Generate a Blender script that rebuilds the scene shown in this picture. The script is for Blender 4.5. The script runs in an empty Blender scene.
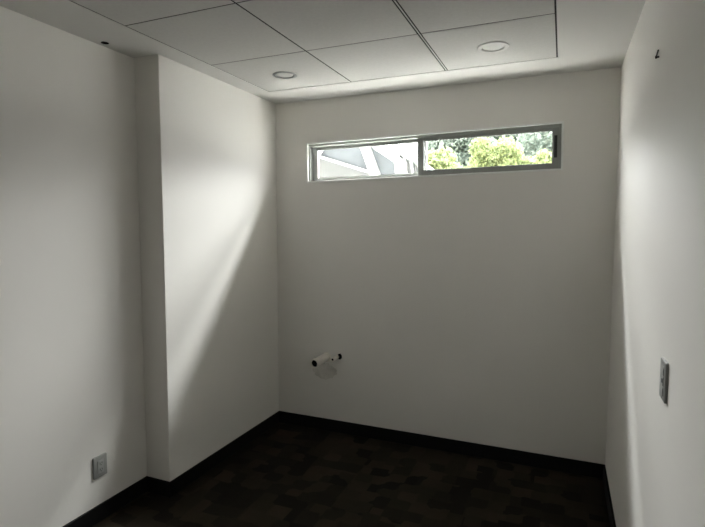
import bpy, bmesh, math, random
from mathutils import Vector, Matrix

SC = bpy.context.scene
COL = SC.collection
PI = math.pi

# ------------------------------------------------------------------ camera
F_PX = 500.47
cam = bpy.data.cameras.new('camera')
cam.sensor_fit = 'HORIZONTAL'; cam.sensor_width = 36.0
cam.lens = F_PX / 705.0 * 36.0
cam.clip_start = 0.02
camo = bpy.data.objects.new('camera', cam); COL.objects.link(camo)
PITCH, YAW, ROLL = -0.0749, 0.3964, 0.0011
fw = Vector((-math.sin(YAW)*math.cos(PITCH), math.cos(YAW)*math.cos(PITCH), math.sin(PITCH)))
r0 = Vector((math.cos(YAW), math.sin(YAW), 0)); u0 = r0.cross(fw)
rr = r0*math.cos(ROLL) + u0*math.sin(ROLL); uu = -r0*math.sin(ROLL) + u0*math.cos(ROLL)
M = Matrix((rr, uu, -fw)).transposed().to_4x4()
M.translation = Vector((2.0148, -3.3189, 1.5388))
camo.matrix_world = M
SC.camera = camo

# ------------------------------------------------------------------ world: bright overcast sky
w = bpy.data.worlds.new('sky'); SC.world = w; w.use_nodes = True
nt = w.node_tree; N = nt.nodes; L = nt.links; N.clear()
wo = N.new('ShaderNodeOutputWorld'); bg = N.new('ShaderNodeBackground')
tc = N.new('ShaderNodeTexCoord'); sx = N.new('ShaderNodeSeparateXYZ'); cr = N.new('ShaderNodeValToRGB')
L.new(tc.outputs['Generated'], sx.inputs[0]); 
def mth(op, a_, b_=None):
    n_ = N.new('ShaderNodeMath'); n_.operation = op
    for k_, v_ in enumerate((a_, b_)):
        if v_ is None: continue
        if isinstance(v_, (int, float)): n_.inputs[k_].default_value = v_
        else: L.new(v_, n_.inputs[k_])
    return n_.outputs[0]
# height angle for an added bright sky band, fitted to the light on the walls
L.new(mth('DIVIDE', sx.outputs['Z'], mth('SQRT', mth('ADD', mth('POWER', sx.outputs['Z'], 2), mth('POWER', sx.outputs['Y'], 2)))), cr.inputs[0])
# brightness by height: dull at the horizon, the added bright band at mid height, duller overhead
def ramp(node, stops):
    el = node.color_ramp.elements
    el[0].position, el[0].color = stops[0][0], (stops[0][1],)*3+(1,)
    el[1].position, el[1].color = stops[-1][0], (stops[-1][1],)*3+(1,)
    for p_, v_ in stops[1:-1]: el.new(p_).color = (v_,)*3+(1,)
ramp(cr, [(0, .02), (.12, .08), (.208, .27), (.309, .39), (.407, .50), (.485, .66), (.559, .80), (.643, .90), (.70, 1.05), (.742, 2.3), (.775, 2.2), (.81, .6), (.885, .05)])
cy_ = N.new('ShaderNodeValToRGB'); L.new(mth('DIVIDE', sx.outputs['Y'], mth('SQRT', mth('ADD', mth('POWER', sx.outputs['X'], 2), mth('POWER', sx.outputs['Y'], 2)))), cy_.inputs[0])   # the added band is strongest straight out from the window
ramp(cy_, [(0, .0), (.30, .01), (.407, .04), (.588, .15), (.743, .33), (.866, .56), (.951, .86), (1.0, 1.0)])
mu = N.new('ShaderNodeMath'); mu.operation = 'MULTIPLY'; L.new(cr.outputs[0], mu.inputs[0]); L.new(cy_.outputs[0], mu.inputs[1])
SKY_PEAK, SKY_BASE = 218.0, 9.0
ma = N.new('ShaderNodeMath'); ma.operation = 'MULTIPLY_ADD'; L.new(mu.outputs[0], ma.inputs[0])
ma.inputs[1].default_value = SKY_PEAK; ma.inputs[2].default_value = SKY_BASE
bg.inputs['Color'].default_value = (1.0, .992, .985, 1); L.new(ma.outputs[0], bg.inputs['Strength'])
L.new(bg.outputs[0], wo.inputs[0])

# daylight enters by the strip window only: a sky portal just outside it
pl = bpy.data.lights.new('window_portal', 'AREA'); pl.shape = 'RECTANGLE'
pl.size = 1.75; pl.size_y = 0.29; pl.cycles.is_portal = True
plo = bpy.data.objects.new('window_portal', pl); COL.objects.link(plo)
plo.location = (1.1345, 0.127, 2.011); plo.rotation_euler = (-PI/2, 0, 0); pl.size_y = 0.31

vs = SC.view_settings
SC.display_settings.display_device = 'sRGB'
vs.view_transform = 'Standard'; vs.look = 'None'; vs.gamma = 1.0; vs.use_curve_mapping = False
vs.exposure = 0.0
cy = SC.cycles
cy.use_denoising = True
cy.max_bounces = 24; cy.diffuse_bounces = 16; cy.glossy_bounces = 4; cy.transparent_max_bounces = 12
cy.sample_clamp_indirect = 0.0

# ------------------------------------------------------------------ materials
def mat(name, col, rough=.6, spec=.3, metal=0.0, noise=None, bump=None):
    m = bpy.data.materials.new(name); m.use_nodes = True
    t = m.node_tree; b = t.nodes['Principled BSDF']
    b.inputs['Base Color'].default_value = (*col, 1); b.inputs['Roughness'].default_value = rough
    b.inputs['Specular IOR Level'].default_value = spec; b.inputs['Metallic'].default_value = metal
    c = t.nodes.new('ShaderNodeTexCoord')
    if noise:                                   # (scale, amount): slight natural variation of the colour
        n = t.nodes.new('ShaderNodeTexNoise'); n.inputs['Scale'].default_value = noise[0]; n.inputs['Detail'].default_value = 4
        r = t.nodes.new('ShaderNodeValToRGB')
        k = noise[1]
        r.color_ramp.elements[0].position = .3; r.color_ramp.elements[1].position = .7
        r.color_ramp.elements[0].color = (*[x*(1-k) for x in col], 1)
        r.color_ramp.elements[1].color = (*[min(1, x*(1+k)) for x in col], 1)
        t.links.new(c.outputs['Object'], n.inputs['Vector']); t.links.new(n.outputs['Fac'], r.inputs[0])
        t.links.new(r.outputs[0], b.inputs['Base Color'])
    if bump:
        n = t.nodes.new('ShaderNodeTexNoise'); n.inputs['Scale'].default_value = bump[0]; n.inputs['Detail'].default_value = 3
        bp = t.nodes.new('ShaderNodeBump'); bp.inputs['Strength'].default_value = bump[1]; bp.inputs['Distance'].default_value = .002
        t.links.new(c.outputs['Object'], n.inputs['Vector']); t.links.new(n.outputs['Fac'], bp.inputs['Height'])
        t.links.new(bp.outputs[0], b.inputs['Normal'])
    return m

PAINT = mat('painted_wall', (.805, .787, .752), .55, .25, noise=(1.3, .012), bump=(160, .12))
CEIL = mat('ceiling_paint', (.70, .69, .67), .8, .15, noise=(2, .012), bump=(200, .1))
PANEL = mat('ceiling_panel_mat', (.58, .573, .555), .85, .1, noise=(60, .03), bump=(300, .3))
GRID = mat('ceiling_grid_mat', (.62, .62, .60), .5, .3)
VOID = mat('plenum_shade', (.05, .05, .05), .9, .1)  # shade above the ceiling and in its joints, put into the colour
BASE = mat('black_vinyl', (.006, .006, .006), .6, .15)
ALU = mat('aluminium', (.38, .395, .375), .42, .5, .25, noise=(8, .04))
SASH = mat('aluminium_sash', (.34, .355, .335), .42, .5, .25)
ALU_LIP = mat('aluminium_pale', (.84, .85, .83), .4, .5, .1)
GASKET = mat('black_rubber', (.02, .02, .02), .6)
LATCH = mat('latch_dark', (.03, .032, .032), .45)
PVC = mat('white_pvc', (.84, .81, .74), .4, .4, noise=(20, .05))
DARK = mat('inside_shade', (.01, .01, .01), .9, .1)  # shade inside openings, put into a near-black colour
PLATE = mat('grey_plate', (.27, .272, .262), .38, .5)
DEVICE = mat('grey_device', (.34, .345, .335), .4, .4)
LAMPW = mat('lamp_white', (.62, .615, .60), .5, .3)
LAMPT = mat('lamp_trim', (.33, .335, .33), .45, .4)
LENS = mat('lamp_lens', (.62, .62, .60), .5, .3)
STEEL = mat('dark_steel', (.03, .03, .03), .4, .5, .6)
PLASTER = mat('plaster_patch_mat', (.66, .64, .60), .9, .1, noise=(18, .12))
CONC = mat('pale_concrete', (.52, .515, .50), .9, .1, noise=(1.5, .06))
WHITE = mat('white_steel', (.34, .35, .35), .5, .3)
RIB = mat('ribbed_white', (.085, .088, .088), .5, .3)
BARK = mat('bark', (.05, .04, .03), .9, .1, noise=(10, .3))
RENDER_EXT = mat('outside_render', (.55, .54, .5), .9, .1)

# floor carpet: almost black brown carpet of small mottled squares
m = bpy.data.materials.new('carpet'); m.use_nodes = True
t = m.node_tree; b = t.nodes['Principled BSDF']; b.inputs['Roughness'].default_value = .95; b.inputs['Specular IOR Level'].default_value = .1
c = t.nodes.new('ShaderNodeTexCoord')
mp = t.nodes.new('ShaderNodeMapping'); mp.inputs['Rotation'].default_value = (0, 0, .0)
vo = t.nodes.new('ShaderNodeTexVoronoi'); vo.distance = 'CHEBYCHEV'; vo.inputs['Scale'].default_value = 10; vo.inputs['Randomness'].default_value = .55
n2 = t.nodes.new('ShaderNodeTexNoise'); n2.inputs['Scale'].default_value = 2.2; n2.inputs['Detail'].default_value = 5
n3 = t.nodes.new('ShaderNodeTexNoise'); n3.inputs['Scale'].default_value = 420
sp = t.nodes.new('ShaderNodeSeparateColor')
t.links.new(c.outputs['Object'], mp.inputs[0]); t.links.new(mp.outputs[0], vo.inputs['Vector'])
t.links.new(c.outputs['Object'], n2.inputs['Vector']); t.links.new(c.outputs['Object'], n3.inputs['Vector'])
t.links.new(vo.outputs['Color'], sp.inputs[0])
ad = t.nodes.new('ShaderNodeMath'); ad.operation = 'MULTIPLY'
t.links.new(sp.outputs[0], ad.inputs[0]); t.links.new(n2.outputs['Fac'], ad.inputs[1])
r = t.nodes.new('ShaderNodeValToRGB')
r.color_ramp.elements[0].position = .05; r.color_ramp.elements[0].color = (.010, .0080, .0055, 1)
r.color_ramp.elements[1].position = .55; r.color_ramp.elements[1].color = (.030, .0235, .015, 1)
t.links.new(ad.outputs[0], r.inputs[0]); t.links.new(r.outputs[0], b.inputs['Base Color'])
bp = t.nodes.new('ShaderNodeBump'); bp.inputs['Strength'].default_value = .5; bp.inputs['Distance'].default_value = .003
t.links.new(n3.outputs['Fac'], bp.inputs['Height']); t.links.new(bp.outputs[0], b.inputs['Normal'])
CARPET = m

# window glass: clear, slightly reflective
m = bpy.data.materials.new('window_glass'); m.use_nodes = True
t = m.node_tree; t.nodes.clear()
o_ = t.nodes.new('ShaderNodeOutputMaterial'); mx = t.nodes.new('ShaderNodeMixShader')
tr = t.nodes.new('ShaderNodeBsdfTransparent'); tr.inputs[0].default_value = (.94, .955, .95, 1)
gl = t.nodes.new('ShaderNodeBsdfGlossy'); gl.inputs['Roughness'].default_value = .03
fr = t.nodes.new('ShaderNodeFresnel'); fr.inputs['IOR'].default_value = 1.45
ge = t.nodes.new('ShaderNodeNewGeometry'); fm = t.nodes.new('ShaderNodeMath'); fm.operation = 'SUBTRACT'; fm.inputs[0].default_value = 1
fk = t.nodes.new('ShaderNodeMath'); fk.operation = 'MULTIPLY'      # reflection on the outer skin of the pane only
t.links.new(ge.outputs['Backfacing'], fm.inputs[1]); t.links.new(fm.outputs[0], fk.inputs[0]); t.links.new(fr.outputs[0], fk.inputs[1])
t.links.new(fk.outputs[0], mx.inputs[0]); t.links.new(tr.outputs[0], mx.inputs[1]); t.links.new(gl.outputs[0], mx.inputs[2])
t.links.new(mx.outputs[0], o_.inputs[0])
GLASS = m

def leafmat(name, c1, c2):
    m = bpy.data.materials.new(name); m.use_nodes = True
    t = m.node_tree; b = t.nodes['Principled BSDF']; b.inputs['Roughness'].default_value = .7; b.inputs['Specular IOR Level'].default_value = .08
    g = t.nodes.new('ShaderNodeNewGeometry'); r = t.nodes.new('ShaderNodeValToRGB')
    r.color_ramp.elements[0].color = (*c1, 1); r.color_ramp.elements[1].color = (*c2, 1)
    t.links.new(g.outputs['Random Per Island'], r.inputs[0]); t.links.new(r.outputs[0], b.inputs['Base Color'])
    tl = t.nodes.new('ShaderNodeBsdfTranslucent'); ms = t.nodes.new('ShaderNodeMixShader'); ms.inputs[0].default_value = .35   # thin leaves let light through
    t.links.new(r.outputs[0], tl.inputs[0]); t.links.new(b.outputs[0], ms.inputs[1]); t.links.new(tl.outputs[0], ms.inputs[2])
    t.links.new(ms.outputs[0], t.nodes['Material Output'].inputs['Surface'])
    return m
LEAF_Y = leafmat('leaf_yellow_green', (.16, .20, .10), (.24, .27, .12))
LEAF_D = leafmat('leaf_blue_green', (.12, .155, .13), (.22, .25, .21))

# ------------------------------------------------------------------ helpers
def box(bm, x0, x1, y0, y1, z0, z1, bev=0.0, seg=1):
    vs_ = [bm.verts.new((x, y, z)) for x in (x0, x1) for y in (y0, y1) for z in (z0, z1)]
    q = [(0,1,3,2), (4,6,7,5), (0,4,5,1), (2,3,7,6), (0,2,6,4), (1,5,7,3)]
    fs = [bm.faces.new([vs_[i] for i in f]) for f in q]
    if bev:
        es = {e for f in fs for e in f.edges}
        bmesh.ops.bevel(bm, geom=list(es), offset=bev, segments=seg, affect='EDGES', profile=.6)

def prism(bm, pts, d, axis='y', a0=0.0):
    """closed outline pts (u,v) extruded from a0 to a0+d; axis y: (u,a,v)"""
    P = lambda u, v, a: (u, a, v) if axis == 'y' else ((a, u, v) if axis == 'x' else (u, v, a))
    A = [bm.verts.new(P(u, v, a0)) for u, v in pts]; B = [bm.verts.new(P(u, v, a0+d)) for u, v in pts]
    bm.faces.new(A); bm.faces.new(B[::-1])
    n = len(pts)
    for i in range(n): bm.faces.new([A[i], B[i], B[(i+1) % n], A[(i+1) % n]])

def lathe(bm, prof, Mx=None, seg=48, cap=True):
    """profile (r,h) round local Z, moved by Mx"""
    Mx = Mx or Matrix()
    rings = []
    for r_, h in prof:
        if r_ < 1e-6: rings.append([bm.verts.new(Mx @ Vector((0, 0, h)))])
        else: rings.append([bm.verts.new(Mx @ Vector((r_*math.cos(2*PI*k/seg), r_*math.sin(2*PI*k/seg), h))) for k in range(seg)])
    for a, b_ in zip(rings, rings[1:]):
        for k in range(seg):
            k2 = (k+1) % seg
            if len(a) == 1 and len(b_) == 1: continue
            if len(a) == 1: bm.faces.new([a[0], b_[k], b_[k2]])
            elif len(b_) == 1: bm.faces.new([a[k], b_[0], a[k2]])
            else: bm.faces.new([a[k], b_[k], b_[k2], a[k2]])

def obj(name, bm, m, parent=None, smooth=False, **props):
    bmesh.ops.recalc_face_normals(bm, faces=bm.faces)
    me = bpy.data.meshes.new(name); bm.to_mesh(me); bm.free()
    me.materials.append(m)
    if smooth:
        me.polygons.foreach_set('use_smooth', [True]*len(me.polygons))
        try: me.set_sharp_from_angle(angle=math.radians(35))
        except Exception: pass
    o = bpy.data.objects.new(name, me); COL.objects.link(o)
    if parent: o.parent = parent
    for k, v in props.items(): o[k] = v
    return o

def boxes(name, m, bl, parent=None, bev=0.0, **props):
    bm = bmesh.new()
    for q in bl: box(bm, *q, bev=bev)
    return obj(name, bm, m, parent, **props)

def thing(name, loc, label, cat, group=None):
    o = bpy.data.objects.new(name, None); COL.objects.link(o); o.location = loc; o.empty_display_size = .05
    o['label'] = label; o['category'] = cat
    if group: o['group'] = group
    return o
S = dict(kind='structure')

# ------------------------------------------------------------------ room shell
H, W, A, B = 2.4507, 2.2979, .1721, 1.1889
YF = -4.70                     # front wall, behind the camera
TH = .125                      # wall thickness
wx0, wx1, wz0, wz1 = .270, 1.999, 1.874, 2.148
boxes('floor', CARPET, [(-A-TH, W+TH, YF-TH, TH, -.12, 0)], **S)
# one continuous mesh for the window wall, with the opening cut out as a ring of faces
bm = bmesh.new()
TILT = math.radians(.72)       # the window sits very slightly out of level
def ringwall(bm, X0, X1, Z0, Z1, x0, x1, z0, z1, ya, yb):
    tz = lambda x, z: z+(x-1.135)*math.tan(TILT)
    def v(y): return ([bm.verts.new((x, y, z)) for x, z in ((X0, Z0), (X1, Z0), (X1, Z1), (X0, Z1))],
                      [bm.verts.new((x, y, tz(x, z))) for x, z in ((x0, z0), (x1, z0), (x1, z1), (x0, z1))])
    oa, ia = v(ya); ob, ib = v(yb)
    for k in range(4):
        j = (k+1) % 4
        bm.faces.new([oa[k], oa[j], ia[j], ia[k]]); bm.faces.new([ob[k], ib[k], ib[j], ob[j]])
        bm.faces.new([oa[k], ob[k], ob[j], oa[j]]); bm.faces.new([ia[k], ia[j], ib[j], ib[k]])
ringwall(bm, -A-TH, W+TH, 0, H+.25, wx0, wx1, wz0, wz1, 0, TH)
obj('wall_back', bm, PAINT, **S)
# upper part of the outside wall and an added unseen eave, shaped to cut off high sky light
boxes('wall_upper', RENDER_EXT, [(-8, 10, .0, TH, H+.25, 5.10)], **S)
bm = bmesh.new(); prism(bm, [(-8, 0), (10, 0), (10, 3.6), (-8, .85)], .15, 'z', 5.10)
obj('light_cutoff_eave', bm, RENDER_EXT, **S)
boxes('wall_left', PAINT, [(-A-TH, -A, YF, 0, 0, H+.25)], **S)
boxes('wall_pier', PAINT, [(-A, 0, -B, 0, 0, H+.25)], bev=.003, **S)
boxes('wall_right', PAINT, [(W, W+TH, YF, 0, 0, H+.25)], **S)
boxes('wall_front', PAINT, [(-A-TH, W+TH, YF-TH, YF, 0, H+.25)], **S)

# baseboards
hb, tb = .09, .011
boxes('baseboard_back', BASE, [(0, W, -tb, 0, 0, hb)], bev=.002, **S)
boxes('baseboard_pier', BASE, [(0, tb, -B-tb, -tb, 0, hb), (-A+tb, 0, -B-tb, -B, 0, hb)], bev=.002, **S)
boxes('baseboard_left', BASE, [(-A, -A+tb, YF, -B, 0, hb)], bev=.002, **S)
boxes('baseboard_right', BASE, [(W-tb, W, YF, -tb, 0, hb)], bev=.002, **S)
boxes('baseboard_front', BASE, [(-A+tb, W-tb, YF, YF+tb, 0, hb)], bev=.002, **S)

# ceiling: plasterboard border, with lay-in panels in a recessed field
T = .61
gx0, gx3 = .1363, .1363+3*T
gyb = -.3163; nrow = 6; gyf = gyb-nrow*T
ch = (-.124, -1.419, .0155)          # cable hole in the left border: x, y, radius
bm = bmesh.new()
hx0, hx1, hy0, hy1 = ch[0]-.03, ch[0]+.03, ch[1]-.03, ch[1]+.03
for q in ((gx3+.002, W, YF, 0), (-A, gx0-.002, hy1, 0), (-A, gx0-.002, YF, hy0), (-A, hx0, hy0, hy1), (hx1, gx0-.002, hy0, hy1),
          (gx0-.002, gx3+.002, gyb+.002, 0), (gx0-.002, gx3+.002, YF, gyf-.002)):
    x0, x1, y0, y1 = q
    box(bm, x0, x1, y0, y1, H, H+.03)
# plasterboard around the round hole: square with a circular cut
seg = 32
def sq(a):
    c_, s_ = math.cos(a), math.sin(a); k = .03/max(abs(c_), abs(s_)); return k*c_, k*s_
rings = []
for z in (H, H+.03):
    rings.append([bm.verts.new((ch[0]+sq(2*PI*k/seg)[0], ch[1]+sq(2*PI*k/seg)[1], z)) for k in range(seg)])
    rings.append([bm.verts.new((ch[0]+ch[2]*math.cos(2*PI*k/seg), ch[1]+ch[2]*math.sin(2*PI*k/seg), z)) for k in range(seg)])
for k in range(seg):
    j = (k+1) % seg
    bm.faces.new([rings[0][k], rings[0][j], rings[1][j], rings[1][k]])
    bm.faces.new([rings[2][k], rings[3][k], rings[3][j], rings[2][j]])
    bm.faces.new([rings[1][k], rings[1][j], rings[3][j], rings[3][k]])
ceil = obj('ceiling', bm, CEIL, **S)
boxes('plenum_lid', VOID, [(-A, W, YF, 0, H+.05, H+.10)], ceil)
LIGHTS = [(.432, -.605), (1.660, -.615)]
def panel_bm(x0, x1, y0, y1, hole=None, R=.068):
    bm = bmesh.new()
    if not hole:
        box(bm, x0, x1, y0, y1, H+.001, H+.016, bev=.001); return bm
    n = 48; cx, cy_ = hole
    rings = []
    for z in (H+.001, H+.016):
        o_, i_ = [], []
        for k in range(n):
            a = 2*PI*(k+.5)/n; c_, s_ = math.cos(a), math.sin(a)
            tx = ((x1-cx) if c_ > 0 else (x0-cx))/c_; ty = ((y1-cy_) if s_ > 0 else (y0-cy_))/s_
            tt = min(tx, ty); o_.append([cx+tt*c_, cy_+tt*s_, z]); i_.append(bm.verts.new((cx+R*c_, cy_+R*s_, z)))
        for X in (x0, x1):                       # snap the nearest outline point to each corner
            for Y in (y0, y1):
                q = min(o_, key=lambda p: (p[0]-X)**2+(p[1]-Y)**2); q[0], q[1] = X, Y
        rings += [[bm.verts.new(p) for p in o_], i_]
    for k in range(n):
        j = (k+1) % n
        bm.faces.new([rings[0][k], rings[0][j], rings[1][j], rings[1][k]])
        bm.faces.new([rings[2][k], rings[3][k], rings[3][j], rings[2][j]])
        bm.faces.new([rings[1][k], rings[1][j], rings[3][j], rings[3][k]])
        bm.faces.new([rings[0][k], rings[2][k], rings[2][j], rings[0][j]])
    return bm
gapx = {0: .004, 1: .0045, 2: .0105, 3: .0105}
gapy = .0036
for i in range(3):
    for j in range(nrow):
        x0, x1 = gx0+i*T+gapx[i], gx0+(i+1)*T-gapx[i+1]
        y1, y0 = gyb-j*T-gapy, gyb-(j+1)*T+gapy
        hole = next((h for h in LIGHTS if x0 < h[0] < x1 and y0 < h[1] < y1), None)
        obj('ceiling_panel', panel_bm(x0, x1, y0, y1, hole), PANEL, ceil)
gaps = []
for j in range(nrow+1):
    y = gyb-j*T; gaps.append((gx0, gx3, y-gapy+.0003, y+(gapy-.0003 if j else .0018), H+.0022, H+.03))
for i in (0, 1):
    x = gx0+i*T; gaps.append((x-(gapx[i]-.0003 if i else .0018), x+gapx[i]-.0003, gyf, gyb, H+.0022, H+.03))
boxes('shade_strip', VOID, gaps, ceil)  # dark strips filling the panel joints, standing in for their shade
# grid tees between the panels, flanked by dark strips for the joint shade
for i in (2, 3):
    x = gx0+i*T
    boxes('grid_runner', GRID, [(x-.0026, x+.0026, gyf, gyb-.004, H+.0015, H+.03)], ceil)
    boxes('shade_strip', VOID, [(x-gapx[i]+.0003, x-.0029, gyf, gyb-.004, H+.0035, H+.03), (x+.0029, x+(gapx[i]-.0003 if i == 2 else .0018), gyf, gyb-.004, H+.0035, H+.03)], ceil)

# ------------------------------------------------------------------ window
win = bpy.data.objects.new('window_1', None); COL.objects.link(win); win['kind'] = 'structure'
win.location = (1.135, 0, 1.866); win.rotation_euler = (0, -TILT, 0); ox, oz = 1.135, 1.866
def wb(name, m, bl, parent=win, bev=.0012):
    pl_ = Vector((ox, 0, oz))
    o = boxes(name, m, [(a-ox, b_-ox, c_, d, e_-oz, f-oz) for a, b_, c_, d, e_, f in bl], parent, bev=bev)
    return o
X0, X1, Z0, Z1 = .262, 2.007, 1.866, 2.156
def frame_boxes(x0, x1, z0, z1, wl, wr, wb_, wt, ya, yb):
    return [(x0, x0+wl, ya, yb, z0, z1), (x1-wr, x1, ya, yb, z0, z1), (x0+wl, x1-wr, ya, yb, z0, z0+wb_), (x0+wl, x1-wr, ya, yb, z1-wt, z1)]
wb('window_lip', ALU_LIP, frame_boxes(X0, X1, Z0, Z1, .013, .012, .010, .010, -.012, .004))
wb('window_frame', ALU, [(wx0+.002, wx0+.014, .006, .078, wz0+.002, wz1-.002), (wx1-.020, wx1-.002, .006, .078, wz0+.002, wz1-.002),
    (wx0+.014, wx1-.020, .006, .078, wz0+.0005, wz0+.005), (wx0+.014, wx1-.020, .006, .078, wz1-.019, wz1-.002)])
wb('frame_track', ALU, [(wx0+.016, wx1-.022, .034, .039, wz0+.005, wz0+.010), (wx0+.016, wx1-.022, .034, .039, wz1-.024, wz1-.019)], bev=0)
# fixed leaf, left, in the outer track
fx = wb('fixed_sash', SASH, frame_boxes(.2850, 1.150, 1.8800, 2.1285, .0435, .036, .021, .022, .042, .066))
wb('glass', GLASS, [(.3275, 1.115, .052, .056, 1.9015, 2.1075)], fx, bev=0)
wb('gasket', GASKET, frame_boxes(.3285, 1.114, 1.9025, 2.1065, .002, .002, .002, .002, .046, .0505), fx, bev=0)
# sliding leaf, right, in the inner track
sl = wb('sliding_sash', SASH, frame_boxes(1.098, 1.9850, 1.8800, 2.1285, .042, .0405, .0325, .022, .008, .032))
wb('glass', GLASS, [(1.139, 1.9455, .018, .022, 1.9115, 2.1075)], sl, bev=0)
wb('gasket', GASKET, frame_boxes(1.140, 1.9445, 1.9125, 2.1065, .002, .002, .002, .002, .012, .0165), sl, bev=0)
lt = wb('latch', LATCH, [(1.954, 1.972, -.001, .006, 1.945, 2.078)], sl)
wb('latch_lever', STEEL, [(1.958, 1.968, -.009, -.001, 1.985, 2.040)], lt)
for o in (fx, sl, lt):
    pass

# ------------------------------------------------------------------ downlights
def downlight(x, y, label, shape):
    t_ = thing('recessed_downlight', (x, y, H), label, 'ceiling light', 'round downlights in the ceiling panels')
    bm = bmesh.new()
    if shape == 'domed':
        lathe(bm, [(.066, .012), (.066, .0), (.078, .0), (.079, -.0015), (.077, -.004), (.070, -.0055), (.056, -.0055), (.054, -.004), (.054, .012), (.066, .012)])
        obj('trim_ring', bm, LAMPW, t_, True)
    else:
        lathe(bm, [(.066, .012), (.066, .0), (.074, .0), (.075, -.002), (.073, -.003), (.058, -.003), (.050, .004), (.050, .012), (.066, .012)])
        obj('trim_ring', bm, LAMPT, t_, True)
    r_ = .0535 if shape == 'domed' else .0495
    bm = bmesh.new(); lathe(bm, [(0, -.001), (r_*.8, -.001), (r_, .001), (r_, .006), (0, .006)]); obj('diffuser', bm, LENS, t_, True)
    bm = bmesh.new(); lathe(bm, [(0, .007), (.050, .007), (.050, .040), (.0, .040)]); obj('lamp_housing', bm, LAMPW, t_, True)
    return t_
downlight(*LIGHTS[0], 'unlit round ceiling downlight nearer the left wall, grey ring around a pale centre', 'flat')
downlight(*LIGHTS[1], 'unlit round white downlight with raised rim in the ceiling panel nearest the right wall', 'domed')

# cable hole in the ceiling border, lined by a thin rim
bm = bmesh.new()
lathe(bm, [(ch[2], 0), (ch[2]+.003, -.0012), (ch[2]+.003, 0), (ch[2], .028), (ch[2]-.001, .028), (ch[2]-.001, 0), (ch[2], 0)], Matrix.Translation((0, 0, 0)), 32)
hl = thing('cable_hole', (ch[0], ch[1], H), 'small round black cable hole in the plain ceiling border above the left wall', 'ceiling hole')
obj('rim', bm, DARK, hl, True)
bm = bmesh.new(); lathe(bm, [(0, .004), (ch[2]-.001, .004), (ch[2]-.001, .02), (0, .02)], seg=32); obj('hole_shade', bm, DARK, hl, True)  # near-black disc closing the hole, standing in for the shade in it

# ------------------------------------------------------------------ power outlet, left wall
def rounded(u0, u1, v0, v1, r_, n=5):
    pts = []
    for cx, cy_, a0 in ((u1-r_, v1-r_, 0), (u0+r_, v1-r_, PI/2), (u0+r_, v0+r_, PI), (u1-r_, v0+r_, 1.5*PI)):
        for k in range(n+1): pts.append((cx+r_*math.cos(a0+k*PI/2/n), cy_+r_*math.sin(a0+k*PI/2/n)))
    return pts
def plate(w_, h_, d, r_=.006, edge=.003):
    """wall plate lying in local YZ, back at x=0 and face at x=d"""
    bm = bmesh.new()
    loops = []
    for off, x in ((0, 0), (0, d-edge), (edge*.4, d-edge*.3), (edge*1.2, d)):
        loops.append([bm.verts.new((x, u, v)) for u, v in rounded(-w_/2+off, w_/2-off, -h_/2+off, h_/2-off, max(r_-off, .001))])
    for a, b_ in zip(loops, loops[1:]):
        n = len(a)
        for k in range(n): bm.faces.new([a[k], a[(k+1) % n], b_[(k+1) % n], b_[k]])
    bm.faces.new(loops[0]); bm.faces.new(loops[-1])
    return bm
po = thing('power_outlet', (-A, -1.5035, .292), 'grey wall outlet plate low on the left wall above the black baseboard', 'power outlet')
obj('cover_plate', plate(.082, .114, .009), PLATE, po, True)
bm = bmesh.new(); prism(bm, rounded(-.018, .018, -.034, .034, .002), .0025, 'x', .009); ins = obj('receptacle', bm, DEVICE, po, True)
for zc in (.0165, -.0165):
    bm = bmesh.new(); prism(bm, rounded(-.0135, .0135, zc-.012, zc+.012, .005), .001, 'x', .0115); s_ = obj('socket_face', bm, DEVICE, ins, True)
for zc in (.0165, -.0165):
    for u, hh in ((-.006, .004), (.006, .0035)):
        boxes('slot', DARK, [(.0124, .0129, u-.0011, u+.0011, zc+.001-hh, zc+.004+hh*.6)], ins)
    bm = bmesh.new(); prism(bm, [(.0022*math.cos(a*PI/6), zc-.0075+.0022*math.sin(a*PI/6)) for a in range(12)], .0005, 'x', .0124); obj('ground_hole', bm, DARK, ins)
for zc in (.046, -.046):
    bm = bmesh.new(); lathe(bm, [(0, .0105), (.002, .010), (.003, .009)], Matrix.Translation((0, 0, zc)) @ Matrix.Rotation(PI/2, 4, 'Y'), 16)
    obj('screw', bm, PLATE, po, True)

# ------------------------------------------------------------------ switch plate, right wall
sw = thing('switch_plate', (W, -1.688, 1.102), 'grey three-module wall plate at hand height on the right wall, with a small black opening', 'wall switch')
sw.rotation_euler = (0, 0, PI)
obj('cover_plate', plate(.080, .115, .008), PLATE, sw, True)
for k, zc in enumerate((.029, 0, -.029)):
    if k == 1:
        bm = bmesh.new(); prism(bm, rounded(-.019, .019, zc-.0125, zc+.0125, .002), .002, 'x', .008); mod = obj('module', bm, DEVICE, sw, True)
        boxes('jack', DARK, [(.0101, .0106, .003, .015, zc-.005, zc+.006)], mod)
    else:
        bm = bmesh.new()
        prism(bm, [(-.0125+zc, .008), (.0125+zc, .008), (.0125+zc, .0090), (zc, .0105), (-.0125+zc, .0095)], .038, 'y', -.019)
        # profile was laid out as (z,x): turn it into the plate's own frame
        for v in bm.verts: v.co = Vector((v.co.z, v.co.y, v.co.x))
        obj('rocker', bm, DEVICE, sw)
for k in (-1, 1):
    bm = bmesh.new(); lathe(bm, [(0, .0092), (.002, .009), (.003, .008)], Matrix.Translation((0, 0, k*.0505)) @ Matrix.Rotation(PI/2, 4, 'Y'), 16)
    obj('screw', bm, PLATE, sw, True)

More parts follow.
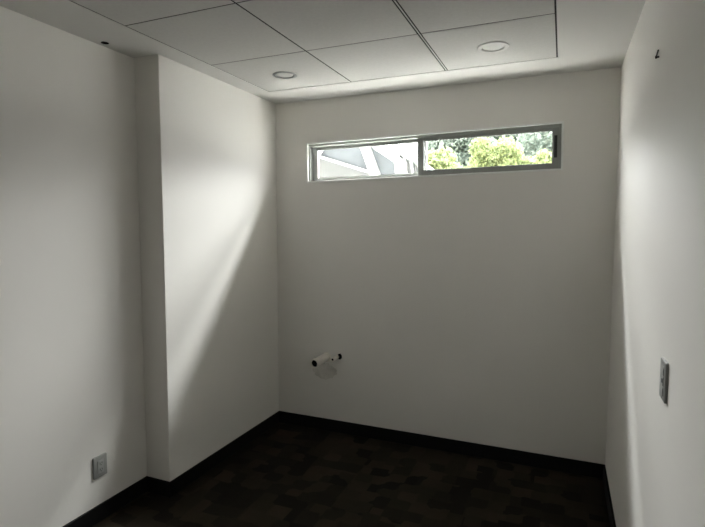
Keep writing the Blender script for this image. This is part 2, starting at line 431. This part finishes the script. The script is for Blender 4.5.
# ------------------------------------------------------------------ pipes from the back wall
def pipe_bm(r_, ln, wall=.0025, collar=True):
    """open pipe along local +Z"""
    bm = bmesh.new()
    pr = [(r_, 0), (r_, ln-.035)]
    if collar: pr += [(r_+.0035, ln-.034), (r_+.0035, ln-.002), (r_+.002, ln)]
    else: pr += [(r_, ln-.001), (r_-.0006, ln)]
    pr += [(r_-wall, ln), (r_-wall, .02)]
    lathe(bm, pr, None, 32)
    return bm
dp = thing('drain_pipe', (.418, 0, .564), 'larger white plastic pipe stub sticking out low on the back wall, dark open end', 'pipe')
dp.rotation_euler = (PI/2, 0, 0)
obj('pipe_body', pipe_bm(.029, .212), PVC, dp, True)
bm = bmesh.new(); lathe(bm, [(.0, .192), (.0262, .192), (.0262, .028), (0, .028)], None, 24); obj('pipe_shade', bm, DARK, dp)  # dark filler near the mouth stands in for shade inside the pipe
bm = bmesh.new(); lathe(bm, [(.0292, .0), (.037, .0), (.038, .003), (.0292, .006), (.0292, 0)], None, 32); obj('wall_collar', bm, PVC, dp, True)
wp = thing('water_pipe', (.506, 0, .572), 'thin white pipe stub with small black mouth, right of the larger drain pipe', 'pipe')
wp.rotation_euler = (PI/2, 0, 0)
bm = bmesh.new(); lathe(bm, [(.0135, 0), (.0135, .062), (.0175, .063), (.0175, .088), (.0165, .090), (.0095, .090), (.0095, .06)], None, 28)
obj('pipe_body', bm, PVC, wp, True)
bm = bmesh.new(); lathe(bm, [(0, .084), (.0093, .084), (.0093, .07), (0, .07)], None, 24); obj('pipe_shade', bm, DARK, wp)  # dark disc set in the mouth as the shade within
# broken hole in the plaster round the thin pipe, and patched plaster below the pipes
def blob(cx, cz, rx, rz, seed, n=22, amp=.18):
    R = random.Random(seed); return [(cx+rx*(1+R.uniform(-amp, amp))*math.cos(2*PI*k/n), cz+rz*(1+R.uniform(-amp, amp))*math.sin(2*PI*k/n)) for k in range(n)]
bm = bmesh.new(); prism(bm, blob(.524, .577, .019, .022, 4, 14, .15), .0012, 'y', -.0012)
obj('wall_hole', bm, DARK, label='dark ragged hole in the back wall around the thin pipe', category='wall hole')
bm = bmesh.new(); prism(bm, blob(.400, .455, .100, .062, 7, 30, .14), .0010, 'y', -.0010)
obj('plaster_patch', bm, PLASTER, label='rough grey smeared plaster patch on the back wall just below the pipe stubs', category='wall patch')

# ------------------------------------------------------------------ wall anchor, right wall
an = thing('wall_anchor', (W, -1.322, 2.108), 'tiny black screw hook high on the right wall near the ceiling', 'screw')
bm = bmesh.new(); lathe(bm, [(0, .012), (.004, .012), (.0055, .009), (.0045, .006), (.003, .005), (.003, 0), (0, 0)], Matrix.Rotation(-PI/2, 4, 'Y'), 16); obj('screw_head', bm, STEEL, an, True)
bm = bmesh.new(); lathe(bm, [(0, .040), (.0025, .039), (.0025, 0), (0, 0)], Matrix.Translation((-.009, 0, 0)) @ Matrix.Rotation(math.radians(74), 4, 'X') , 12); obj('hook_arm', bm, STEEL, an, True)

# ------------------------------------------------------------------ outside
boxes('yard_ground', CONC, [(-30, 30, TH+.01, 45, -.32, -.12)], **S)

# neighbouring white lean-to with sloping fascia and grey glazing, seen in the left pane
Y4 = 4.0
lean = thing('glazed_canopy', (-.9, Y4, -.12), 'white sloping canopy with grey glazed bays outside the left window pane', 'canopy')
def cp(name, m, pts, d, y0):
    bm = bmesh.new(); prism(bm, [(x+.9, z+.12) for x, z in pts], d, 'y', y0); return obj(name, bm, m, lean)
def bar(p, q, w_):
    p, q = Vector(p), Vector(q); n = (q-p).normalized(); n = Vector((-n[1], n[0]))*w_/2
    return [tuple(p+n), tuple(q+n), tuple(q-n), tuple(p-n)]
cp('fascia', WHITE, [(-.52, 2.84), (-.36, 2.79), (-.02, 2.555), (.38, 2.22), (.38, 2.10), (-.02, 2.46), (-.30, 2.68)], .35, 0)
cp('beam', WHITE, [(-.80, 2.86), (-.62, 2.86), (-.45, 2.70), (-.20, 2.50), (-.20, 2.20), (-.34, 2.20), (-.37, 2.50), (-.70, 2.72)], .12, .02)
cp('strut', WHITE, bar((-.93, 2.95), (-.60, 2.10), .13), .12, 0)
cp('lower_rail', WHITE, bar((-1.85, 2.72), (-.80, 2.38), .04), .10, .02)
cp('side_rail', WHITE, bar((-1.50, 2.95), (-1.75, 2.60), .05), .10, .01)
for k in range(5):
    x = -.17+k*.11; z = 2.60-k*.085
    cp('rib', WHITE, bar((x-.06, z), (x+.02, 2.02), .028), .04, .05)
GREYG = mat('grey_glazing', (.075, .083, .090), .6, .15, noise=(7, .12))
PALEG = mat('pale_glazing', (.075, .077, .076), .6, .15, noise=(6, .08))
cp('glazing', GREYG, [(-1.95, 3.0), (-1.95, 2.68), (-.70, 2.26), (-.30, 2.1), (-.30, 2.55), (-.75, 2.90)], .03, .14)
cp('lower_glazing', PALEG, [(-1.95, 2.72), (-.74, 2.34), (-.5, 0), (-1.95, 0)], .03, .115)
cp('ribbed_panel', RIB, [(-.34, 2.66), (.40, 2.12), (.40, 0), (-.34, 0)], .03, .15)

# trees
def blob_leaves(rng, cen, rad, n, size):
    """leaf cards scattered through lumpy clumps in a crown"""
    V, Fc = [], []
    clumps = []
    for _ in range(60):
        while True:
            p = Vector((rng.uniform(-1, 1), rng.uniform(-1, 1), rng.uniform(-1, 1)))
            if p.length < 1: break
        clumps.append((Vector((p.x*rad[0], p.y*rad[1], p.z*rad[2]))*.8, rng.uniform(.20, .45)*min(rad)))
    for k in range(n):
        c_, r_ = rng.choice(clumps)
        d = Vector((rng.gauss(0, 1), rng.gauss(0, 1), rng.gauss(0, 1))).normalized()*r_*rng.uniform(.6, 1.05)
        p = Vector(cen)+c_+d
        a = Vector((rng.gauss(0, 1), rng.gauss(0, 1), rng.gauss(0, 1))).normalized()
        b_ = a.cross(Vector((rng.gauss(0, 1), rng.gauss(0, 1), rng.gauss(0, 1)))).normalized()
        s_ = size*rng.uniform(.6, 1.3); i = len(V)
        nrm = a.cross(b_)
        V += [p-a*s_, p+b_*s_*.45+nrm*s_*.12, p+a*s_, p-b_*s_*.45+nrm*s_*.12]
        Fc += [(i, i+1, i+2), (i, i+2, i+3)]
    return V, Fc
def tree(x, y, zc, rad, n, size, lm, seed, label, cat='tree'):
    rng = random.Random(seed)
    t_ = thing('leafy_shrub' if cat == 'shrub' else 'leafy_tree', (x, y, -.12), label, cat, 'greenery outside the window')
    V, Fc = blob_leaves(rng, (0, 0, zc+.12), rad, n, size)
    me = bpy.data.meshes.new('foliage'); me.from_pydata([tuple(v) for v in V], [], Fc); me.materials.append(lm)
    o = bpy.data.objects.new('foliage', me); COL.objects.link(o); o.parent = t_
    bm = bmesh.new(); lathe(bm, [(0, 0), (.09, 0), (.06, zc*.6), (.03, zc+rad[2]*.4), (0, zc+rad[2]*.4)], None, 10); tk = obj('trunk', bm, BARK, t_, True)
    for k in range(5):
        a = k*1.3; Mx = Matrix.Translation((0, 0, zc*(.55+.08*k))) @ Matrix.Rotation(a, 4, 'Z') @ Matrix.Rotation(.8, 4, 'Y')
        bm = bmesh.new(); lathe(bm, [(0, 0), (.03, 0), (.012, rad[0]*.8), (0, rad[0]*.8)], Mx, 8); obj('branch', bm, BARK, t_, True)
    return t_
tree(.02, 5.3, 2.00, (.62, .45, .95), 13000, .050, LEAF_Y, 31, 'yellow-green bush seen in the left part of the right window pane', 'shrub')
tree(.80, 7.0, 2.25, (1.30, .60, 1.15), 24000, .055, LEAF_Y, 12, 'bright yellow-green bush seen in the middle of the right window pane', 'shrub')
tree(1.75, 5.3, 1.95, (.62, .45, .85), 13000, .050, LEAF_Y, 37, 'low yellow-green bush at the right edge of the right window pane', 'shrub')
tree(-3.3, 9.9, 3.0, (1.4, 1.0, 1.5), 14000, .075, LEAF_D, 21, 'blue-green tree rising behind the white canopy in the left pane', 'tree')
tree(-.65, 9.9, 3.0, (1.25, 1.0, 1.5), 26000, .085, LEAF_D, 22, 'blue-green tree behind the bushes in the left half of the right pane', 'tree')
tree(2.1, 9.9, 3.0, (1.25, 1.0, 1.5), 26000, .085, LEAF_D, 23, 'blue-green tree behind the bushes at the right side of the right pane', 'tree')
tree(.6, 13.2, 3.4, (2.4, 1.1, 1.8), 30000, .12, LEAF_D, 24, 'hazy green tree furthest back, between the two nearer trees in the right pane', 'tree')
